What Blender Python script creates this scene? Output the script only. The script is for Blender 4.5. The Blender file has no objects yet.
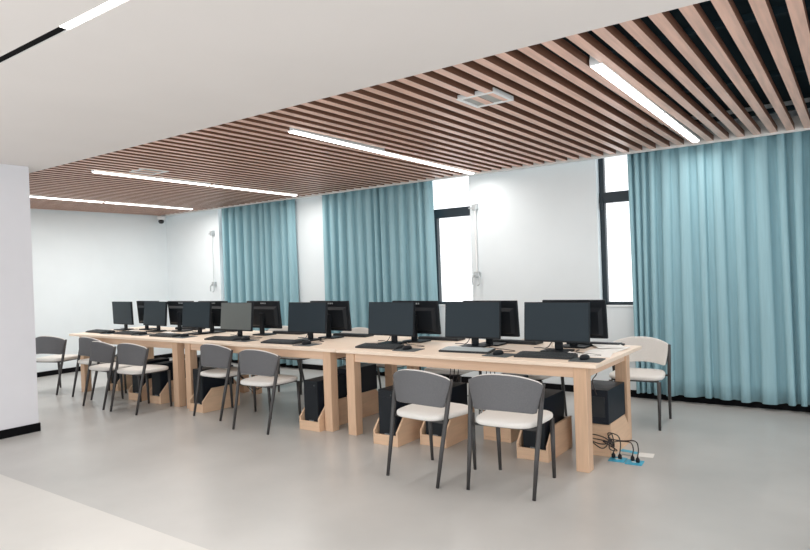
import bpy, bmesh, math, random
from mathutils import Vector, Matrix
random.seed(7)
C = bpy.context.scene.collection
PI = math.pi
R = math.radians

# ---------------------------------------------------------------- materials
def mat(name, col, rough=.5, spec=.5, metal=0, noise=0, scale=20, bump=0, emit=0, stretch=None, coat=0):
    m = bpy.data.materials.new(name); m.use_nodes = True
    nt = m.node_tree; b = nt.nodes['Principled BSDF']
    b.inputs['Base Color'].default_value = (*col, 1)
    b.inputs['Roughness'].default_value = rough
    b.inputs['Specular IOR Level'].default_value = spec
    b.inputs['Metallic'].default_value = metal
    if coat: b.inputs['Coat Weight'].default_value = coat
    if emit:
        b.inputs['Emission Color'].default_value = (*col, 1)
        b.inputs['Emission Strength'].default_value = emit
    if noise or bump:
        tc = nt.nodes.new('ShaderNodeTexCoord'); mp = nt.nodes.new('ShaderNodeMapping')
        n = nt.nodes.new('ShaderNodeTexNoise'); n.inputs['Scale'].default_value = scale
        n.inputs['Detail'].default_value = 4
        nt.links.new(tc.outputs['Object'], mp.inputs[0]); nt.links.new(mp.outputs[0], n.inputs['Vector'])
        if stretch: mp.inputs['Scale'].default_value = stretch
        if noise:
            r = nt.nodes.new('ShaderNodeValToRGB')
            r.color_ramp.elements[0].color = (*[max(0, c*(1-noise)) for c in col], 1)
            r.color_ramp.elements[1].color = (*[min(1, c*(1+noise)) for c in col], 1)
            r.color_ramp.elements[0].position = .3; r.color_ramp.elements[1].position = .7
            nt.links.new(n.outputs['Fac'], r.inputs[0]); nt.links.new(r.outputs[0], b.inputs['Base Color'])
        if bump:
            bp = nt.nodes.new('ShaderNodeBump'); bp.inputs['Strength'].default_value = bump
            bp.inputs['Distance'].default_value = .01
            nt.links.new(n.outputs['Fac'], bp.inputs['Height']); nt.links.new(bp.outputs[0], b.inputs['Normal'])
    return m
M = dict(
    wall=mat('wall_paint', (.80, .85, .87), .8, .2, noise=.015, scale=3),
    column=mat('column_paint', (.80, .80, .84), .8, .2, noise=.015, scale=3),
    ceil=mat('ceiling_paint', (.81, .77, .75), .9, .1, noise=.015, scale=1.5),
    floor=mat('grey_vinyl', (.53, .52, .50), .28, .45, noise=.07, scale=1.6),
    tile=mat('cream_tile', (.71, .69, .655), .38, .4, noise=.03, scale=2.5),
    black=mat('black_baseboard', (.006, .006, .007), .8, .08),
    plenum=mat('plenum_dark', (.010, .026, .036), .8, .2),
    slatshade=mat('slat_wood_side_shade', (.20, .095, .06), .5, .3, noise=.12, scale=3, stretch=(12, .7, 12)),  # same slat wood, with the shade of the gaps put into its colour
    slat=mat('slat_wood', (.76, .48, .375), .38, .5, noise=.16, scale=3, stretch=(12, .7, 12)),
    trim=mat('trim_white', (.75, .74, .72), .5),
    curtain=mat('curtain_fabric', (.31, .50, .56), .75, .2, noise=.05, scale=60, stretch=(1, 1, .05)),
    frame=mat('window_metal', (.022, .035, .045), .4, .4),
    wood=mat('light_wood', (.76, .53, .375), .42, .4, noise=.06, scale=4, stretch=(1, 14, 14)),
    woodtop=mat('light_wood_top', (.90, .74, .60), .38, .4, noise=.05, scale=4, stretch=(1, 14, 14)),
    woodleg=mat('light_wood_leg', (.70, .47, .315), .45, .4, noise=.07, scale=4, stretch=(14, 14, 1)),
    woodbox=mat('holder_wood', (.76, .52, .35), .5, .3, noise=.06, scale=5, stretch=(1, 1, 8)),
    grey=mat('grey_upholstery', (.145, .145, .152), .85, .2, noise=.08, scale=160, bump=.1),
    cream=mat('cream_upholstery', (.76, .735, .70), .8, .2, noise=.03, scale=160, bump=.08),
    leg=mat('chair_metal', (.045, .042, .042), .4, .5),
    blackp=mat('black_plastic', (.010, .013, .017), .45, .22),
    screen=mat('screen_off', (.016, .027, .036), .34, .2),
    screenrefl=mat('screen_painted_reflection', (.13, .145, .14), .4, .25),  # switched-off screen, its reflection painted in as a lighter grey
    logo=mat('grey_mark', (.35, .38, .4), .5),
    tower=mat('tower_black', (.009, .013, .021), .4, .25),
    keys=mat('keyboard_black', (.02, .024, .028), .5, .4),
    keyc=mat('keycap', (.045, .052, .056), .45, .4),
    film=mat('clear_film', (.55, .60, .61), .3, .6),
    pad=mat('mousepad', (.09, .105, .11), .7, .2),
    paper=mat('paper', (.86, .85, .82), .8, .1),
    cable=mat('cable', (.03, .02, .018), .5),
    blue=mat('blue_tape', (.06, .42, .62), .45, noise=.12, scale=30),
    white=mat('white_plastic', (.82, .83, .83), .4),
    silver=mat('silver_metal', (.5, .53, .54), .35, .5, metal=.5),
    led=mat('led_diffuser', (1, .985, .95), .4, emit=5.0),
    vent=mat('vent_grille', (.42, .42, .40), .5),
    sill=mat('window_sill', (.8, .82, .83), .4),
    lens=mat('lens_glass', (.01, .01, .012), .1, .6),
)
def glass():
    m = bpy.data.materials.new('window_glass'); m.use_nodes = True; nt = m.node_tree
    nt.nodes.clear(); o = nt.nodes.new('ShaderNodeOutputMaterial'); mx = nt.nodes.new('ShaderNodeMixShader')
    t = nt.nodes.new('ShaderNodeBsdfTransparent'); g = nt.nodes.new('ShaderNodeBsdfGlossy')
    g.inputs['Roughness'].default_value = .03; mx.inputs[0].default_value = .06
    nt.links.new(t.outputs[0], mx.inputs[1]); nt.links.new(g.outputs[0], mx.inputs[2]); nt.links.new(mx.outputs[0], o.inputs[0])
    return m
M['glass'] = glass()

# ---------------------------------------------------------------- mesh helpers
def box(bm, x0, x1, y0, y1, z0, z1, bev=0, mtx=None):
    vs = [bm.verts.new((x, y, z)) for x in (x0, x1) for y in (y0, y1) for z in (z0, z1)]
    idx = [(0, 1, 3, 2), (4, 6, 7, 5), (0, 4, 5, 1), (2, 3, 7, 6), (0, 2, 6, 4), (1, 5, 7, 3)]
    fs = [bm.faces.new([vs[i] for i in f]) for f in idx]
    if mtx: bmesh.ops.transform(bm, matrix=mtx, verts=vs)
    if bev:
        es = list({e for f in fs for e in f.edges})
        bmesh.ops.bevel(bm, geom=es, offset=bev, segments=2, affect='EDGES', profile=.5)
def prism(bm, pts, a0, a1, axis='X'):
    # pts = 2D outline, extruded along axis from a0 to a1
    def P(p, a):
        return {'X': (a, p[0], p[1]), 'Y': (p[0], a, p[1]), 'Z': (p[0], p[1], a)}[axis]
    A = [bm.verts.new(P(p, a0)) for p in pts]; B = [bm.verts.new(P(p, a1)) for p in pts]
    n = len(pts)
    bm.faces.new(A); bm.faces.new(B[::-1])
    for i in range(n): bm.faces.new((A[i], B[i], B[(i+1) % n], A[(i+1) % n]))
def tube(bm, pts, rad, seg=8, smooth=False):
    pts = [Vector(p) for p in pts]
    if smooth and len(pts) > 2:
        q = []
        P = [pts[0]]+pts+[pts[-1]]
        for i in range(1, len(P)-2):
            for k in range(6):
                t = k/6; a, b, c, d = P[i-1], P[i], P[i+1], P[i+2]
                q.append(.5*((2*b)+(c-a)*t+(2*a-5*b+4*c-d)*t*t+(3*b-a-3*c+d)*t**3))
        q.append(pts[-1]); pts = q
    n = len(pts); rads = rad if isinstance(rad, (list, tuple)) else [rad]*n
    if len(rads) == 2 and n > 2: rads = [rads[0]+(rads[1]-rads[0])*i/(n-1) for i in range(n)]
    rings = []; up = None
    for i, p in enumerate(pts):
        t = (pts[min(i+1, n-1)]-pts[max(i-1, 0)]).normalized()
        if up is None: up = Vector((0, 0, 1)) if abs(t.z) < .9 else Vector((1, 0, 0))
        s = t.cross(up)
        if s.length < 1e-4: s = t.orthogonal()
        s.normalize(); u = s.cross(t).normalized(); up = u
        rings.append([bm.verts.new(p+rads[i]*(math.cos(2*PI*k/seg)*s+math.sin(2*PI*k/seg)*u)) for k in range(seg)])
    for a, b in zip(rings, rings[1:]):
        for k in range(seg): bm.faces.new((a[k], a[(k+1) % seg], b[(k+1) % seg], b[k]))
    bm.faces.new(rings[0][::-1]); bm.faces.new(rings[-1])
def loft(bm, rings, cap=True):
    V = [[bm.verts.new(p) for p in r] for r in rings]
    n = len(V[0])
    for a, b in zip(V, V[1:]):
        for k in range(n): bm.faces.new((a[k], a[(k+1) % n], b[(k+1) % n], b[k]))
    if cap: bm.faces.new(V[0][::-1]); bm.faces.new(V[-1])
def lathe(bm, prof, seg=20, c=(0, 0, 0)):
    rings = [[(c[0]+r*math.cos(2*PI*k/seg), c[1]+r*math.sin(2*PI*k/seg), c[2]+z) for k in range(seg)] for r, z in prof]
    loft(bm, rings)
def obj(name, bm, m, parent=None, smooth=False, sub=0):
    bmesh.ops.recalc_face_normals(bm, faces=bm.faces)
    me = bpy.data.meshes.new(name); bm.to_mesh(me); bm.free()
    me.materials.append(m if not isinstance(m, str) else M[m])
    if smooth:
        for p in me.polygons: p.use_smooth = True
    o = bpy.data.objects.new(name, me); C.objects.link(o)
    if parent: o.parent = parent
    if sub:
        s = o.modifiers.new('sub', 'SUBSURF'); s.levels = sub; s.render_levels = sub
    return o
def nb(): return bmesh.new()
def mk(name, m, parent, *boxes, bev=0, smooth=False):
    bm = nb()
    for b in boxes: box(bm, *b, bev=bev)
    return obj(name, bm, m, parent, smooth)
def tag(o, label, cat, group=None):
    o['label'] = label; o['category'] = cat
    if group: o['group'] = group
    return o
def thing(name, label, cat, loc=(0, 0, 0), rz=0, group=None):
    o = bpy.data.objects.new(name, None); C.objects.link(o)
    o.empty_display_size = .1
    o.location = loc; o.rotation_euler = (0, 0, rz)
    return tag(o, label, cat, group)
def dup(root, loc, rz, label, name=None):
    r = root.copy(); C.objects.link(r); r.location = loc; r.rotation_euler = (0, 0, rz); r['label'] = label
    for ch in list(root.children):
        c = ch.copy(); C.objects.link(c); c.parent = r
        for g in list(ch.children):
            d = g.copy(); C.objects.link(d); d.parent = c
    return r
def struct(name, bm, m, parent=None, smooth=False):
    o = obj(name, bm, m, parent, smooth)
    if not parent: o['kind'] = 'structure'
    return o
def sstruct(name, m, *boxes, parent=None, bev=0):
    bm = nb()
    for b in boxes: box(bm, *b, bev=bev)
    return struct(name, bm, m, parent)

# ---------------------------------------------------------------- setting
H = 2.56; YW = 6.83; XL = -10.19; YS = 3.045; YF = 2.056; XE = 3.2; YB = -1.6
sstruct('floor', 'floor', (XL-.2, XE, YF, YW+.3, -.1, 0))
sstruct('floor', 'tile', (XL-.2, XE, YB, YF, -.1, .0015))
# plaster ceiling with a slot for the recessed light track
TY0, TY1 = 1.408, 1.454
sstruct('ceiling', 'ceil', (XL-.2, XE, YB, TY0, H-.005, H+.25), (XL-.2, XE, TY1, YS, H-.005, H+.25),
        (XL-.2, XE, TY0, TY1, H+.06, H+.25))
sstruct('ceiling', 'plenum', (XL-.2, XE, YS, YW+.3, H+.30, H+.36))
# timber slats in front of the dark plenum
bm = nb(); pitch = .132; x = -1.03 - pitch*72
while x < XE-.1:
    if x > XL+.005: box(bm, x, x+.060, YS+.001, 6.655, H, H+.052)
    x += pitch
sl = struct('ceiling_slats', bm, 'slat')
sl.data.materials.append(M['slatshade'])
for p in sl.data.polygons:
    if abs(p.normal.x) > .5: p.material_index = 1  # side faces get the wood colour with shade painted in
# plenum cross rails the slats hang from
bm = nb()
for y in (3.6, 4.8, 6.0): box(bm, XL, XE, y, y+.04, H+.052, H+.09)
struct('trim_3', bm, 'plenum')
sstruct('trim_1', 'trim', (XL, XE, 6.657, 6.685, H-.018, H+.12))
sstruct('trim_2', 'wall', (XL, XE, 6.687, YW, H, H+.12))
# left wall
sstruct('wall_left', 'wall', (XL-.15, XL, YB, YW+.3, 0, H+.3))
sstruct('baseboard_left', 'black', (XL, XL+.012, 2.9, YW, 0, .075), bev=.002)
# window wall: piers and parapets, openings between
OP = [(-8.72, -7.0), (-6.22, -3.885), (-2.305, .75)]
SZ = .95
bs = []; px = XL
for a, b in OP:
    bs.append((px, a, YW, YW+.22, 0, H+.3)); bs.append((a, b, YW, YW+.22, 0, SZ)); px = b
bs.append((px, XE, YW, YW+.22, 0, H+.3))
for a, b in OP: bs.append((a, b, YW, YW+.22, H+.12, H+.3))
sstruct('wall_back', 'wall', *bs)
sstruct('baseboard_back', 'black', (XL, XE, YW-.014, YW-.001, 0, .075), bev=.002)
# square column on the left
CX, CY = -6.485, 2.873
sstruct('wall_column', 'column', (-7.35, CX, 2.02, CY, 0, H-.004))
sstruct('baseboard_column', 'black', (-7.36, CX+.012, 2.01, CY+.012, 0, .08), bev=.002)
# windows
def window(n, a, b, mull):
    y0, y1 = YW+.09, YW+.15
    t = .055; zt = H+.12; z0 = SZ
    root = bpy.data.objects.new('window_%d' % n, None); C.objects.link(root); root['kind'] = 'structure'
    root.location = ((a+b)/2, y0, 0); cx = (a+b)/2
    bx = [(a-cx, b-cx, 0, .06, z0, z0+t), (a-cx, b-cx, 0, .06, zt-t, zt), (a-cx, a+t-cx, 0, .06, z0, zt), (b-t-cx, b-cx, 0, .06, z0, zt),
          (a-cx, b-cx, -.012, .06, 2.085, 2.20)]
    for m_ in mull: bx.append((m_-cx, m_+.06-cx, -.008, .06, z0, 2.09))
    mk('window_frame', 'frame', root, *bx, bev=.004)
    mk('glass_pane', 'glass', root, (a+t-cx, b-t-cx, .03, .034, z0+t, zt-t))
    mk('window_sill', 'sill', root, (a-cx, b-cx, -.10, .0, z0, z0+.022), bev=.004)
    return root
window(1, *OP[0], [-7.9])
w2 = window(2, *OP[1], [-5.4, -4.49])
w3 = window(3, *OP[2], [-.9])
bm = nb(); box(bm, -1.51, -1.485, -.03, 0, 2.02, 2.14, bev=.004); obj('window_lock', bm, 'frame', w3)

# ---------------------------------------------------------------- curtains
def curtain(x0, x1, label, n, seed, flare=0):
    rnd = random.Random(seed)
    bm = nb(); cols = n*12; rows = 14; zt, zb = H+.02, .068
    ph = []; acc = 0
    ws = [rnd.uniform(.65, 1.4) for _ in range(n)]; 
    if n == 19: ws[:4] = [.4, .45, .4, .6]
    tot = sum(ws)
    amps = [rnd.uniform(.65, 1.25) for _ in range(n)]
    sk = [rnd.uniform(-.018, .018) for _ in range(n+1)]
    grid = []
    for j in range(rows+1):
        v = j/rows; z = zt+(zb-zt)*v; row = []
        acc = 0
        for f in range(n):
            for k in range(12):
                t = k/12
                X = x0+(x1-x0)*(acc+ws[f]*t)/tot
                s = sk[f]*(1-t)+sk[f+1]*t
                X += s*v*2+.068*(x1-x0)*ws[f]/tot*math.sin(4*PI*t)
                a = amps[f]*(.8+.25*v)
                cc = math.cos(2*PI*t); cc = math.copysign(abs(cc)**.75, cc)
                Y = 6.750+.049*min(a, 1.12)*cc+.006*math.sin(4*PI*t+seed+f*1.7)*(.6+.5*v)
                row.append(bm.verts.new((X, Y, z+(.006*math.sin(f*1.3) if j == rows else 0))))
            acc += ws[f]
        row.append(bm.verts.new((x1+sk[n]*v*2, 6.745+.04, z)))
        grid.append(row)
    for a, b in zip(grid, grid[1:]):
        for i in range(len(a)-1): bm.faces.new((a[i], a[i+1], b[i+1], b[i]))
    root = thing('curtain', label, 'curtain', (0, 0, 0))
    c = obj('curtain_cloth', bm, 'curtain', root, smooth=True)
    so = c.modifiers.new('th', 'SOLIDIFY'); so.thickness = .004
    bm = nb(); box(bm, x0, x1, 6.735, 6.76, H+.025, H+.06, bev=.003)
    obj('curtain_rail', bm, 'trim', root)
    # origin shift: keep the empty under the cloth
    root.location = ((x0+x1)/2, 6.745, 0)
    for ch in root.children: ch.location = (-(x0+x1)/2, -6.745, 0)
curtain(-8.52, -6.86, 'narrow teal blue curtain covering the farthest window, at the far left of the window wall', 10, 3)
curtain(-6.29, -4.39, 'teal blue pleated curtain between two white wall piers, half covering the middle window', 13, 5)
curtain(-1.95, .9, 'wide floor-length teal curtain filling the right end of the window wall', 19, 11)

# ---------------------------------------------------------------- ceiling lights
def linear_light(x, y0, y1, label, z=H+.022, w=.074, slope=0, alongx=False, mount=True):
    L = y1-y0
    t = thing('linear_light', label, 'ceiling light', (x, y0, z), -PI/2 if alongx else slope, 'linear ceiling lights')
    bm = nb(); prism(bm, [(-w/2, -.03), (w/2, -.03), (w/2, .0), (w/2-.006, .035), (-w/2+.006, .035), (-w/2, .0)], 0, L, 'Y')
    obj('housing', bm, 'white', t)
    bm = nb()
    pr = [(-w/2+.003, -.0305)]+[((w/2-.003)*math.cos(a), -.0305-.014*math.sin(a)) for a in [PI-PI*k/8 for k in range(1, 8)]]+[(w/2-.003, -.0305)]
    prism(bm, pr, .008, L-.008, 'Y'); obj('diffuser', bm, 'led', t)
    if mount:
        for yy in (.02, L-.04):
            bm = nb(); box(bm, -.012, .012, yy, yy+.02, .03, .11); obj('hanger', bm, 'plenum', t)
    return t
runs = [(-1.185, 3.573, 5.078, 6.50, R(.9), 'nearest lit run at right'),
        (-3.60, 3.544, 5.10, 6.62, R(2.2), 'second lit run from the right'),
        (-6.34, 3.43, 4.93, 6.45, R(3), 'third lit run from the right'),
        (-8.62, 3.35, 4.86, 6.40, R(4), 'farthest lit run by the left wall')]
AL = []
for x, a, m_, b, sl_, nm in runs:
    linear_light(x, a, m_-.022, 'linear ceiling light, near half of the '+nm, slope=sl_)
    x2 = x-math.sin(sl_)*(m_-a)
    linear_light(x2, m_+.022, b, 'linear ceiling light, rear half of the '+nm, slope=sl_)
    AL.append(((x+x2)/2-math.sin(sl_)*(m_-a)/2, (a+b)/2, H-.06, b-a))
# recessed track + lit section in the white plaster ceiling
sstruct('trim_4', 'black', (-6.2, -2.86, TY0+.001, TY1-.001, H+.002, H+.05))
t = thing('recessed_light', 'bright recessed light strip set in the white plaster ceiling at upper left', 'ceiling light', (-2.85, 1.43, H))
mk('housing', 'white', t, (0, 1.75, -.021, .021, .02, .055))
mk('diffuser', 'led', t, (.005, 1.745, -.021, .021, -.006, .019), bev=.004)

# ---------------------------------------------------------------- air vents
def vent(cx, cy, label, s=.285):
    t = thing('air_vent', label, 'vent', (cx, cy, H+.014), 0)
    h = s/2; b = .022
    mk('vent_frame', 'white', t, (-h, h, -h, -h+b, -.02, .012), (-h, h, h-b, h, -.02, .012), (-h, -h+b, -h+b, h-b, -.02, .012), (h-b, h, -h+b, h-b, -.02, .012), bev=.003)
    bm = nb()
    for k in range(10):
        y = -h+b+(s-2*b)*(k+.5)/10
        box(bm, -h+b, h-b, y-.009, y+.009, -.012, -.006, mtx=None)
    box(bm, -h+b, h-b, -h+b, h-b, .0, .012)
    obj('grille', bm, 'vent', t)
vent(-2.025, 3.82, 'square white air vent set in the slats between the two nearer light runs')
vent(-6.03, 3.86, 'small white air vent in the slats beside the third light run, seen edge-on at left')

# ---------------------------------------------------------------- security camera, window cranks
t = thing('security_camera', 'small white dome security camera under the ceiling in the far left corner', 'camera', (-10.02, 6.62, H-.045))
t.scale = (1.3, 1.3, 1.3)
bm = nb(); lathe(bm, [(.045, .02), (.055, .02), (.055, -.01), (.045, -.03), (.03, -.04)]); obj('camera_base', bm, 'white', t, True)
bm = nb(); lathe(bm, [(.005, -.085), (.026, -.08), (.037, -.06), (.037, -.045), (.025, -.03), (.01, -.028)], c=(0.01, -.01, 0)); obj('camera_eye', bm, 'lens', t, True)
def crank(x, z0, z1, label, rod):
    t = thing('window_crank', label, 'window opener', (x, YW, 0))
    bm = nb(); box(bm, -.028, .028, -.06, 0, z1-.07, z1, bev=.006); box(bm, -.09, -.028, -.035, -.02, z1-.045, z1-.03); box(bm, .02, .04, -.05, -.01, z1-.055, z1+.01, bev=.003)
    obj('gear_box', bm, 'silver', t)
    bm = nb(); tube(bm, [(0, -.03, z0), (0, -.03, z1-.06)], rod); obj('drive_rod', bm, 'white' if rod > .006 else 'silver', t)
    bm = nb(); box(bm, -.035, .035, -.05, 0, z0-.05, z0+.02, bev=.006)
    tube(bm, [(-.025, -.05, z0-.02), (-.045, -.07, z0-.06), (-.04, -.07, z0-.14)], .010)
    tube(bm, [(.03, -.05, z0-.01), (.055, -.075, z0-.04), (.06, -.08, z0-.13), (.03, -.08, z0-.15)], .010)
    obj('crank_handle', bm, 'silver', t)
crank(-3.80, 1.36, 2.20, 'grey metal window opener with pale rod beside the middle window', .014)
crank(-8.86, 1.33, 2.20, 'small grey window opener with thin cord left of the narrow far curtain', .004)

# ---------------------------------------------------------------- tables
TD = 1.07; TY = 4.165
def table(xl, xr, oL, oR, label):
    # xl/xr: outer faces of the legs; oL/oR: top overhang
    t = thing('long_table', label, 'table', ((xl+xr)/2, TY+TD/2, 0), 0, 'long wooden tables joined end to end')
    cx = (xl+xr)/2; h = TD/2; a, b = xl-cx, xr-cx
    mk('tabletop', 'woodtop', t, (a-oL, b+oR, -h, h+.03, .722, .75), bev=.004)
    lw = .092; i = .035
    ap = [(a+lw, b-lw, -h+i+.012, -h+i+.034, .645, .722), (a+lw, b-lw, h-i-.034, h-i-.012, .645, .722),
          (a+.012, a+.034, -h+i+lw, h-i-lw, .645, .722), (b-.034, b-.012, -h+i+lw, h-i-lw, .645, .722)]
    for q in ap: mk('apron', 'wood', t, q, bev=.002)
    for sx in (0, 1):
        for sy in (0, 1):
            x0 = a if sx == 0 else b-lw; y0 = -h+i if sy == 0 else h-i-lw
            mk('leg', 'woodleg', t, (x0, x0+lw, y0, y0+lw, 0, .722), bev=.004)
    mk('cable_tray', 'blackp', t, (a+.3, b-.3, -.07, .07, .58, .59), (a+.3, b-.3, -.07, -.062, .59, .64), (a+.3, b-.3, .062, .07, .59, .64))
    return t
table(-3.69, -1.530, .085, .082, 'long pale wooden table with its open right end nearest the camera')
table(-6.02, -3.875, .056, .096, 'middle long pale wooden table of the joined row')
table(-8.265, -6.157, .20, .076, 'farthest long pale wooden table, its end toward the left wall')

# ---------------------------------------------------------------- chairs
def make_chair(name, label):
    t = thing(name, label, 'chair', group='grey and cream computer room chairs')
    # seat pad: superellipse outline, wider at the front
    bm = nb(); rings = []; N = 40
    for sc, z in [(.80, .415), (.96, .417), (.995, .424), (1.0, .437), (.985, .448), (.94, .454), (.75, .457), (.4, .458)]:
        r = []
        for k in range(N):
            a = 2*PI*k/N; c, s = math.cos(a), math.sin(a); e = .5
            xx = math.copysign(abs(c)**e, c); yy = math.copysign(abs(s)**e, s)
            w = .222+.018*yy
            r.append((xx*w*sc, .005+yy*.225*sc, z))
        rings.append(r)
    loft(bm, rings); obj('seat', bm, 'cream', t, True)
    # frame under the seat
    bm = nb()
    for sx in (-1, 1): tube(bm, [(sx*.165, -.15, .408), (sx*.165, .18, .408)], .010)
    tube(bm, [(-.195, .185, .408), (.195, .185, .408)], .010); tube(bm, [(-.234, -.152, .408), (.234, -.152, .408)], .009)
    obj('seat_frame', bm, 'leg', t, True)
    for sx in (-1, 1):
        bm = nb(); tube(bm, [(sx*.222, -.245, .0), (sx*.228, -.19, .25), (sx*.240, -.135, .50), (sx*.252, -.095, .69)], [.0115, .015, .016, .012], 10)
        obj('leg', bm, 'leg', t, True)
        bm = nb(); tube(bm, [(sx*.195, .215, .0), (sx*.198, .20, .405)], [.0115, .017], 10)
        obj('leg', bm, 'leg', t, True)
    # curved back rest: grey shell outside, cream pad inside
    def panel(off, th, shrink, mname, nm):
        bm = nb(); NU, NV = 20, 8; F, B = [], []
        for j in range(NV+1):
            v = j/NV; fr, br = [], []
            for i in range(NU+1):
                u = -1+2*i/NU
                hw = (.218+.042*v)*shrink
                top = .748-.056*abs(u)**2.4; bot = .518-.022*u*u
                if shrink < 1: top -= .005; bot += .005
                z = bot+(top-bot)*v
                # rounded corners
                e = max(0, abs(u)-.92)/.08
                z = z+(.5*(bot+top)-z)*.07*e*e
                X = hw*u
                Y = -.195+.085*(abs(u)**2.1)-.02*(1-v)
                nrm = Vector((-.085*2.1*u*abs(u)**.1/.25, 1, 0)).normalized()
                fr.append(bm.verts.new(Vector((X, Y, z))+nrm*(off+th/2))); br.append(bm.verts.new(Vector((X, Y, z))+nrm*(off-th/2)))
            F.append(fr); B.append(br)
        for G in (F, B):
            for a, b in zip(G, G[1:]):
                for i in range(NU): bm.faces.new((a[i], a[i+1], b[i+1], b[i]))
        for i in range(NU):
            bm.faces.new((F[0][i], F[0][i+1], B[0][i+1], B[0][i])); bm.faces.new((F[-1][i], F[-1][i+1], B[-1][i+1], B[-1][i]))
        for j in range(NV):
            for i in (0, NU): bm.faces.new((F[j][i], F[j+1][i], B[j+1][i], B[j][i]))
        o = obj(nm, bm, mname, t, True)
        b = o.modifiers.new('bev', 'BEVEL'); b.width = th*.3; b.segments = 2; b.limit_method = 'ANGLE'
        return o
    o = panel(0, .016, .985, 'grey', 'back_shell'); o['label'] = 'grey outer back shell'
    o = panel(.0165, .018, 1, 'cream', 'back_pad'); o['label'] = 'cream inner back pad'
    return t
front = [(-1.88, 3.775, 4, 'grey-backed chair with cream seat nearest the camera, beside the right table leg'),
         (-2.465, 3.705, -6, 'grey-backed chair with cream seat, left neighbour of the chair nearest the camera'),
         (-4.575, 4.085, 3, 'grey-backed chair with cream seat, right one of the pair at the middle table'),
         (-5.395, 4.245, -2, 'grey-backed chair with cream seat, left one of the pair at the middle table'),
         (-6.475, 3.965, 4, 'grey-backed chair with cream seat, rightmost of the three at the far table'),
         (-7.06, 3.96, -1, 'grey-backed chair with cream seat, middle one of the three at the far table'),
         (-7.77, 4.195, 0, 'grey-backed chair half hidden behind its neighbours at the left end of the far table'),
         (-8.61, 4.08, 18, 'grey-backed chair standing apart beside the white column, off the left table end')]
rear = [(-1.62, 5.754, 186, 'cream chair facing the camera behind the right table end, before the wide curtain'),
        (-2.50, 5.43, 177, 'chair on the window side, seat showing under the table above the chair nearest the camera'),
        (-3.32, 5.36, 182, 'chair on the window side of the nearest table, second seat from the table\'s left end'),
        (-4.15, 5.50, 178, 'chair on the window side where the nearest and middle tables meet'),
        (-4.98, 5.80, 184, 'chair on the window side of the middle table, pale back showing right of a monitor'),
        (-5.60, 5.56, 178, 'chair on the window side seen between the front chairs and the middle table leg'),
        (-6.24, 5.72, 180, 'chair on the window side opposite the joint of the middle and far tables'),
        (-7.10, 5.62, 176, 'chair on the window side of the far table')]
ch0 = None
for x, y, r_, lb in front+rear:
    if ch0 is None:
        ch0 = make_chair('office_chair', lb); ch0.location = (x, y, 0); ch0.rotation_euler = (0, 0, R(r_))
    else: dup(ch0, (x, y, 0), R(r_), lb)

# ---------------------------------------------------------------- monitors
def make_monitor(label, scr='screen', w=.53, h=.312, tilt=5):
    t = thing('computer_monitor', label, 'monitor', group='computer monitors')
    rot = Matrix.Translation((0, 0, .23)) @ Matrix.Rotation(R(-tilt), 4, 'X')
    z0, z1 = -.155, -.155+h
    bm = nb(); box(bm, -w/2, w/2, -.012, .014, z0, z1, bev=.004)
    # rear bulge
    vs0 = len(bm.verts)
    loft(bm, [[(-w/2+.03, .013, z0+.02), (w/2-.03, .013, z0+.02), (w/2-.03, .013, z1-.06), (-w/2+.03, .013, z1-.06)],
              [(-w/2+.06, .036, z0+.04), (w/2-.06, .036, z0+.04), (w/2-.06, .036, z1-.09), (-w/2+.06, .036, z1-.09)]])
    bmesh.ops.transform(bm, matrix=rot, verts=bm.verts); obj('casing', bm, 'blackp', t)
    bm = nb(); box(bm, -w/2+.006, w/2-.006, -.0135, -.011, z0+.014, z1-.006)
    bmesh.ops.transform(bm, matrix=rot, verts=bm.verts); obj('screen', bm, scr, t)
    bm = nb()                                        # small grey word mark near the top of the back
    for k, ww in enumerate((.018, .014, .016, .014)):
        xx = .018-k*.023; box(bm, xx-ww/2-.0, xx+ww/2, .0138, .0152, z1-.032, z1-.018)
    bmesh.ops.transform(bm, matrix=rot, verts=bm.verts); obj('rear_logo', bm, 'logo', t)
    bm = nb(); box(bm, -.032, .032, .028, .05, .012, .25, bev=.005); box(bm, -.04, .04, .02, .045, .17, .25, bev=.004); obj('neck', bm, 'blackp', t)
    bm = nb()
    pts = [(x, y) for x, y in [(-.11, -.075), (-.10, -.085), (.10, -.085), (.11, -.075), (.11, .085), (.10, .095), (-.10, .095), (-.11, .085)]]
    prism(bm, pts, 0, .012, 'Z'); obj('base', bm, 'blackp', t)
    return t
ZT = .7505
fm = [(-1.935, 4.695, 1, 'black monitor in the front row nearest the right table end'),
      (-2.705, 4.73, 1, 'black monitor in the front row, second from the right end'),
      (-3.545, 4.69, -1, 'black monitor in the front row, third from the right, right of the first table joint'),
      (-4.585, 4.65, 0, 'black monitor in the front row on the middle table, left of the first table joint'),
      (-5.62, 4.60, -1, 'monitor with a hazy grey screen of painted reflection in the front row'),
      (-6.50, 4.72, 0, 'black monitor in the front row, left neighbour of the hazy grey screen'),
      (-7.435, 4.77, -3, 'black monitor in the front row, second from the far left end'),
      (-8.20, 4.77, -4, 'black monitor at the far left end of the front row, tilted askew')]
rm = [(-1.91, 5.02, 181, 'black monitor seen from behind, nearest the right table end in the window-side row'),
      (-2.635, 4.935, 179, 'black monitor seen from behind, second from the right in the window-side row'),
      (-3.42, 4.92, 178, 'black monitor with small grey mark, third from the right in the window-side row'),
      (-4.51, 4.92, 180, 'black monitor seen from behind, just right of the pier gap, fourth in the window-side row'),
      (-5.53, 4.92, 180, 'black monitor seen from behind right of the hazy grey screen'),
      (-6.43, 4.92, 181, 'black monitor seen from behind just left of the hazy grey screen'),
      (-7.08, 4.92, 180, 'black monitor seen from behind, second from the far left in the window-side row'),
      (-7.86, 4.95, 178, 'black monitor seen from behind, farthest left in the window-side row')]
m0 = None; mons = []
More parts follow.
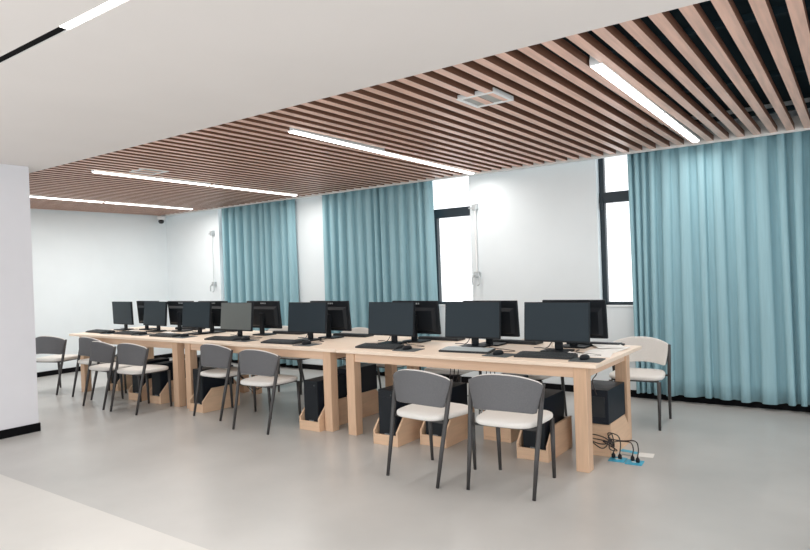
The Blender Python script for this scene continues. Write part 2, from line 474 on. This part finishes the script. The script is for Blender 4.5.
for i, (x, y, r_, lb) in enumerate(fm+rm):
    r_ = R(r_)
    if i == 4:
        t = make_monitor(lb, 'screenrefl'); t.location = (x, y, ZT); t.rotation_euler = (0, 0, r_)
    elif i == 7:
        t = make_monitor(lb, 'screen', tilt=-2); t.location = (x, y, ZT); t.rotation_euler = (0, 0, r_)
    elif m0 is None:
        t = m0 = make_monitor(lb); m0.location = (x, y, ZT); m0.rotation_euler = (0, 0, r_)
    else: t = dup(m0, (x, y, ZT), r_, lb)
    mons.append(t)

# ---------------------------------------------------------------- keyboards, mice, pads
def make_keyboard(label, film=False):
    t = thing('keyboard', label, 'keyboard', group='computer keyboards')
    bm = nb(); prism(bm, [(-.075, 0), (.075, 0), (.075, .024), (.06, .026), (-.075, .014)], -.22, .22, 'X')
    obj('keyboard_body', bm, 'keys', t)
    bm = nb()
    for r_ in range(6):
        y = -.06+r_*.0215; z = .015+.011*(y+.075)/.14
        for k in range(19):
            xx = -.205+k*.0222
            box(bm, xx, xx+.0185, y, y+.017, z-.002, z+.006)
    obj('keycaps', bm, 'film' if film else 'keyc', t)
    return t
def make_mouse(label):
    t = thing('computer_mouse', label, 'mouse', group='computer mice')
    bm = nb(); rings = []
    for sc, z in [(.9, 0), (1, .006), (.97, .018), (.8, .028), (.45, .034), (.1, .036)]:
        rings.append([(math.cos(2*PI*k/16)*.03*sc, math.sin(2*PI*k/16)*.052*sc-.004*(1-sc), z) for k in range(16)])
    loft(bm, rings); obj('mouse_body', bm, 'blackp', t, True)
    bm = nb(); box(bm, -.003, .003, .022, .036, .027, .034, bev=.001); obj('scroll_wheel', bm, 'silver', t)
    return t
kf = [(-1.90, 4.385, 3, 'black keyboard before the front-row monitor at the right table end'),
      (-2.60, 4.44, 3, 'black keyboard with silvery clear film, before the second monitor from the right'),
      (-3.46, 4.40, 2, 'black keyboard before the third front-row monitor from the right'),
      (-4.67, 4.37, 2, 'black keyboard before the front-row monitor left of the first table joint'),
      (-5.58, 4.38, 3, 'black keyboard before the hazy grey monitor'),
      (-6.66, 4.40, 0, 'black keyboard before the monitor left of the hazy grey one'),
      (-7.50, 4.43, 0, 'black keyboard before the second front-row monitor from the far left'),
      (-8.20, 4.43, -3, 'black keyboard at the far left corner of the table row')]
kr = [(-1.80, 5.18, 180, 'black keyboard behind the window-side monitor at the right table end'),
      (-2.48, 5.11, 178, 'black keyboard on the window side of the second monitor from the right'),
      (-3.28, 5.13, 181, 'black keyboard on the window side of the third monitor from the right'),
      (-4.38, 5.12, 180, 'black keyboard on the window side where the nearest two tables meet'),
      (-5.32, 5.12, 180, 'black keyboard on the window side of the middle table'),
      (-6.45, 5.12, 180, 'black keyboard on the window side near the far table joint'),
      (-7.20, 5.12, 180, 'black keyboard on the window side of the far table')]
k0 = None
for i, (x, y, r_, lb) in enumerate(kf+kr):
    if i == 1: t = make_keyboard(lb, True)
    elif k0 is None: t = k0 = make_keyboard(lb)
    else: t = dup(k0, (x, y, ZT), R(r_), lb)
    t.location = (x, y, ZT); t.rotation_euler = (0, 0, R(r_))
pads = [(-1.575, 4.35, 5), (-2.26, 4.36, -4), (-3.13, 4.37, 5), (-4.30, 4.35, 3), (-5.24, 4.40, 0), (-6.32, 4.42, 0), (-7.16, 4.42, 0), (-7.85, 4.40, 0)]
pn = ['at the right table end', 'before the second monitor from the right', 'before the third monitor from the right', 'left of the first table joint',
      'before the hazy grey monitor', 'before the monitor left of the hazy grey one', 'before the second monitor from the far left', 'near the far left table corner']
mm0 = None; mice = []
for i, (x, y, r_) in enumerate(pads):
    bm = nb(); h = .10; w = .11
    prism(bm, [(-w, -h+.01), (-w+.01, -h), (w-.01, -h), (w, -h+.01), (w, h-.01), (w-.01, h), (-w+.01, h), (-w, h-.01)], 0, .003, 'Z')
    o = obj('mouse_pad', bm, 'pad'); o.location = (x, y, ZT); o.rotation_euler = (0, 0, R(r_))
    tag(o, 'thin dark mouse pad '+pn[i], 'mouse pad', 'mouse pads')
    if mm0 is None: mm = mm0 = make_mouse('black mouse on the pad '+pn[i])
    else: mm = dup(mm0, (0, 0, 0), 0, 'black mouse on the pad '+pn[i])
    mice.append(mm); mm.location = (x-.02, y+.01, ZT+.0035); mm.rotation_euler = (0, 0, R(r_-12))
def cord(name, pts, label, r_=.003, m='cable', cat='cable', grp=None):
    bm = nb(); tube(bm, pts, r_, 6, True); o = obj(name, bm, m, None, True); tag(o, label, cat, grp); return o
# papers at the right end
def sheet(x, y, rz, label, z=.0, w=.21, h=.297, th=.004, curl=.01):
    bm = nb(); n = 6; g = []
    for i in range(n+1):
        g.append([bm.verts.new((-w/2+w*i/n, -h/2+h*j/n, th+curl*((i/n)**3)*(j/n)**2)) for j in range(n+1)])
    for a, b in zip(g, g[1:]):
        for j in range(n): bm.faces.new((a[j], a[j+1], b[j+1], b[j]))
    ext = bmesh.ops.extrude_face_region(bm, geom=bm.faces[:])
    bmesh.ops.translate(bm, vec=(0, 0, -th), verts=[v for v in ext['geom'] if isinstance(v, bmesh.types.BMVert)])
    o = obj('paper_sheet', bm, 'paper'); o.location = (x, y, ZT+z); o.rotation_euler = (0, 0, rz)
    tag(o, label, 'paper', 'papers on the right table end')
sheet(-1.60, 4.64, R(12), 'loose white sheet beside the mouse pad at the right table end')
sheet(-1.60, 4.91, R(-8), 'white paper stack lying near the right table edge', th=.008)
sheet(-1.655, 5.06, R(30), 'slanted white sheet at the rear right table corner, by the window-side keyboard', z=.014, curl=.004)
sheet(-1.76, 4.56, R(70), 'white sheet partly under the leads by the front-row monitor', th=.0025, w=.15, h=.2)
# clear plastic bag-like folder by monitor two, small adapters
for i, (x, y, lb) in enumerate([(-2.80, 4.60, 'crumpled white paper behind the film-covered keyboard'),
                                (-6.98, 4.64, 'small white paper among the leads on the far table'),
                                (-7.75, 4.63, 'white paper lying between the two far left monitors')]):
    bm = nb(); n = 8; g = []
    rr = random.Random(i+3)
    for a in range(n+1):
        g.append([bm.verts.new((-.09+.18*a/n, -.06+.12*b/n, .004+rr.random()*.022*math.sin(PI*a/n)*math.sin(PI*b/n))) for b in range(n+1)])
    for a, b in zip(g, g[1:]):
        for j in range(n): bm.faces.new((a[j], a[j+1], b[j+1], b[j]))
    o = obj('crumpled_paper', bm, 'paper'); o.location = (x, y, ZT); o.modifiers.new('s', 'SOLIDIFY').thickness = .002
    tag(o, lb, 'paper')

# ---------------------------------------------------------------- computer towers in wooden floor stands
def make_holder(label):
    t = thing('tower_stand', label, 'computer stand', group='wooden tower stands')
    W2, D_ = .125, .47
    mk('base_board', 'woodbox', t, (-W2+.015, W2-.015, .016, D_, .0, .027), bev=.002)
    for s in (-1, 1):
        bm = nb(); x0 = s*W2; x1 = s*(W2-.016)
        prism(bm, [(0, 0), (0, .115), (.12, .245), (D_, .245), (D_, 0)], min(x0, x1), max(x0, x1), 'X')
        obj('side_panel', bm, 'woodbox', t)
    mk('back_board', 'woodbox', t, (-W2+.016, W2-.016, D_-.016, D_, .028, .235), bev=.002)
    mk('front_lip', 'woodbox', t, (-W2+.016, W2-.016, 0, .016, 0, .085), bev=.002)
    return t
def make_tower(label):
    t = thing('computer_tower', label, 'computer', group='black computer towers')
    w, h, d = .085, .42, .40
    mk('case', 'tower', t, (-w, w, .012, d, 0, h), bev=.004)
    bm = nb(); box(bm, -w, w, 0, .012, .0, h, bev=.004); box(bm, -w+.02, w-.02, -.002, .002, h-.12, h-.06); obj('front_panel', bm, 'blackp', t)
    bm = nb()
    for k in range(5): box(bm, -.028+k*.012, -.020+k*.012, -.0015, .001, .05, .060)
    obj('front_logo', bm, 'logo', t)
    bm = nb(); lathe(bm, [(.008, 0), (.008, .003), (.002, .004)], 12); bmesh.ops.transform(bm, matrix=Matrix.Translation((.05, -.0005, h-.04)) @ Matrix.Rotation(PI/2, 4, 'X'), verts=bm.verts)
    obj('power_button', bm, 'keyc', t)
    return t
def make_desktop(label):
    t = thing('desktop_computer', label, 'computer', group='black desktop computers on the window side')
    w, h, d = .125, .25, .40
    mk('case', 'tower', t, (-w, w, .012, d, 0, h), bev=.004)
    mk('front_panel', 'blackp', t, (-w, w, 0, .012, 0, h), bev=.004)
    bm = nb()
    box(bm, -.10, .02, d, d+.003, .05, .20)
    box(bm, .05, .11, d, d+.004, .05, .20)
    obj('rear_ports', bm, 'keys', t)
    return t
hs = [(-1.985, 4.285, 0, 'under the right table end beside the big leg'),
      (-2.83, 4.245, 0, 'behind the second nearest grey chair, right one of its pair'),
      (-3.19, 4.085, 0, 'left of the second nearest grey chair'),
      (-4.105, 4.14, 0, 'under the middle table beside its right leg'),
      (-5.77, 4.14, -3, 'under the left end of the middle table'),
      (-6.63, 4.20, 0, 'under the right end of the far table'),
      (-7.02, 4.19, 0, 'under the middle of the far table'),
      (-7.95, 4.45, 0, 'under the left end of the far table'),
      (-1.64, 5.095, 180, 'on the window side above the floor sockets'),
      (-2.45, 5.095, 180, 'on the window side of the nearest table'),
      (-4.105, 5.095, 180, 'on the window side by the first table joint'),
      (-6.377, 5.095, 180, 'on the window side by the far table joint')]
def attach(o, par):
    m_ = Matrix.Translation(par.location) @ par.rotation_euler.to_matrix().to_4x4()
    o.parent = par; o.matrix_parent_inverse = m_.inverted()
h0 = t0 = d0 = None; comps = []
for x, y, r_, lb in hs:
    rr_ = R(r_)
    if h0 is None: a = h0 = make_holder('pale wooden stand '+lb)
    else: a = dup(h0, (x, y, 0), rr_, 'pale wooden stand '+lb)
    a.location = (x, y, 0); a.rotation_euler = (0, 0, rr_)
    if abs(r_) < 90:
        if t0 is None: b = t0 = make_tower('black computer tower '+lb)
        else: b = dup(t0, (x, y, 0), rr_, 'black computer tower '+lb)
        b.location = (x, y+.03, .029)
    else:
        if d0 is None: b = d0 = make_desktop('black computer case '+lb)
        else: b = dup(d0, (x, y, 0), rr_, 'black computer case '+lb)
        b.location = (x, y-.10, .2455)
    b.rotation_euler = (0, 0, rr_); comps.append(b)
# leads running from the computers up to the tabletops and down to the floor
def lead(par, pts, r_=.004, nm='lead'):
    bm = nb(); tube(bm, pts, r_, 6, True); o = obj(nm, bm, 'cable', None, True); attach(o, par); return o
for k in range(4):
    x = -1.72+.035*k
    lead(comps[8], [(x, 4.60, .715), (x+.02, 4.60, .62), (x-.01, 4.585, .56), (x+.01*(k-1), 4.585, .46)])
for ci, xs in ((1, -2.66), (3, -4.28), (6, -6.86), (4, -5.52), (2, -3.02)):
    for k in range(3):
        x = xs+.04*k; X, Y = comps[ci].location.x, comps[ci].location.y
        e = X+(.05-.02*k if x > X else -.05+.02*k)
        lead(comps[ci], [(x, 4.80, .70), (x+.03, 4.81, .52), (x-.03, 4.79, .28), (x+.02*(k-1), 4.75, .13+.03*k), (x, Y+.47, .20), (.5*x+.5*e, Y+.445, .32), (e, Y+.402, .33)])
lead(comps[3], [(-4.40, 4.72, .012), (-4.50, 4.60, .012), (-4.42, 4.45, .012), (-4.34, 4.50, .012), (-4.25, 4.60, .02), (-4.25, 4.56, .20), (-4.24, 4.50, .30), (-4.19, 4.46, .33)], .004)

for i, (x, y, r_, lb) in enumerate(fm):
    px_, py_ = pads[i][0], pads[i][1]; z = ZT+.004
    lead(mice[i], [(px_-.03, py_+.07, z+.012), (px_-.06, py_+.15, z), (px_+.02-.01*i, py_+.24, z), (x+.16, y+.0, z), (x+.13, y+.13, z)], .0028, 'mouse_cord')
for i, (x, y, r_, lb) in enumerate(fm):
    lead(mons[i], [(x-.02, y+.052, ZT+.16), (x-.07, y+.075, ZT+.07), (x-.13, y+.10, ZT+.012), (x-.19, y+.11, ZT+.010), (x-.24, y+.10, ZT+.010)], .0035, 'monitor_cord')

# ---------------------------------------------------------------- floor sockets with blue tape, plugs and cords
def flat(name, x0, x1, y0, y1, z0, z1, m, label, cat, rz=0, bev=.001):
    bm = nb(); cx, cy = (x0+x1)/2, (y0+y1)/2
    box(bm, x0-cx, x1-cx, y0-cy, y1-cy, 0, z1-z0, bev=bev)
    o = obj(name, bm, m); o.location = (cx, cy, z0); o.rotation_euler = (0, 0, rz); tag(o, label, cat); return o
def socket(cx, cy, rz, label):
    t = thing('floor_socket', label, 'socket', (cx, cy, .0005), rz)
    mk('cover_plate', 'blue', t, (-.058, .058, -.055, .055, 0, .006), bev=.002)
    mk('socket_insert', 'white', t, (-.018, .018, -.008, .008, .006, .0075))
    return t
socket(-1.458, 4.59, R(5), 'blue square floor socket, left one of the pair')
socket(-1.325, 4.575, R(5), 'blue square floor socket, right one of the pair').location.x = -1.335
flat('tape_strip', -1.515, -1.375, 4.80, 4.86, .0005, .002, 'blue', 'blue tape strip on the floor behind the two floor sockets', 'tape', R(-12))
flat('socket_lid', -1.47, -1.40, 4.72, 4.77, .0005, .012, 'silver', 'open metal socket lid lying between the blue tape and sockets', 'lid', R(-5))
flat('tape_strip', -1.37, -1.26, 4.745, 4.85, .0005, .0015, 'paper', 'white tape patch on the floor right of the floor sockets', 'tape', R(8))
pls = [(-1.493, 4.605), (-1.445, 4.60), (-1.355, 4.60), (-1.312, 4.575)]
pw = ['leftmost', 'second', 'third', 'rightmost']
for i, (x, y) in enumerate(pls):
    t = thing('power_plug', 'black plug in the floor sockets, %s of four' % pw[i], 'plug', (x, y, .0085))
    bm = nb(); lathe(bm, [(.013, 0), (.015, .006), (.014, .022), (.006, .034), (.004, .04)], 12); obj('plug_body', bm, 'blackp', t, True)
    hh = [.10, .17, .13, .15][i]; k = i
    lead(t, [(x, y, .046), (x+.004, y+.01, hh*.7), (x-.02, y+.02, hh), (x-.07-.02*k, y-.01+.03*k, hh+.02-.015*k), (-1.47-.01*k, 4.62-.03*k, .06+.035*k),
             (-1.485, 4.50+.02*k, .10+.03*k), (-1.492, 4.53+.03*k, .17-.03*k), (-1.50, 4.47, .12+.02*k), (-1.56-.02*k, 4.50, .10+.03*k), (-1.66-.02*k, 4.56, .16), (-1.64-.03*k, 4.582, .30)], .0042, 'power_cord')

# ---------------------------------------------------------------- light
w = bpy.data.worlds.new('World'); bpy.context.scene.world = w; w.use_nodes = True
bg = w.node_tree.nodes['Background']; bg.inputs[0].default_value = (.95, .98, 1, 1); bg.inputs[1].default_value = 2.0
def area(x, y, z, sx, sy, e, col=(1, 1, 1), rot=(0, 0, 0)):
    l = bpy.data.lights.new('area_light', 'AREA'); l.shape = 'RECTANGLE'; l.size = sx; l.size_y = sy; l.energy = e; l.color = col
    o = bpy.data.objects.new('area_light', l); C.objects.link(o); o.location = (x, y, z); o.rotation_euler = rot
for k, (x, y, z, L) in enumerate(AL): area(x, y, z, .09, L, (22, 26, 34, 46)[k], (1, .98, .95))
area(-1.98, 1.43, H-.02, 1.7, .05, 24, (1, .98, .95))

# ---------------------------------------------------------------- camera
cd = bpy.data.cameras.new('camera'); cam = bpy.data.objects.new('camera', cd); C.objects.link(cam)
cd.sensor_width = 36; cd.sensor_fit = 'HORIZONTAL'; cd.lens = 36*633.23/810; cd.clip_start = .05
yw, pt, rl = R(35.687), R(-.4088), R(-2.0289)
F = Vector((-math.sin(yw)*math.cos(pt), math.cos(yw)*math.cos(pt), math.sin(pt)))
Rt = Vector((math.cos(yw), math.sin(yw), 0)); U = Rt.cross(F)
R2 = Rt*math.cos(rl)+U*math.sin(rl); U2 = -Rt*math.sin(rl)+U*math.cos(rl)
mt = Matrix((R2, U2, -F)).transposed().to_4x4(); mt.translation = Vector((0, 0, 1.426))
cam.matrix_world = mt
bpy.context.scene.camera = cam
vs = bpy.context.scene.view_settings
vs.view_transform = 'Standard'; vs.look = 'None'; vs.exposure = 0; vs.gamma = 1
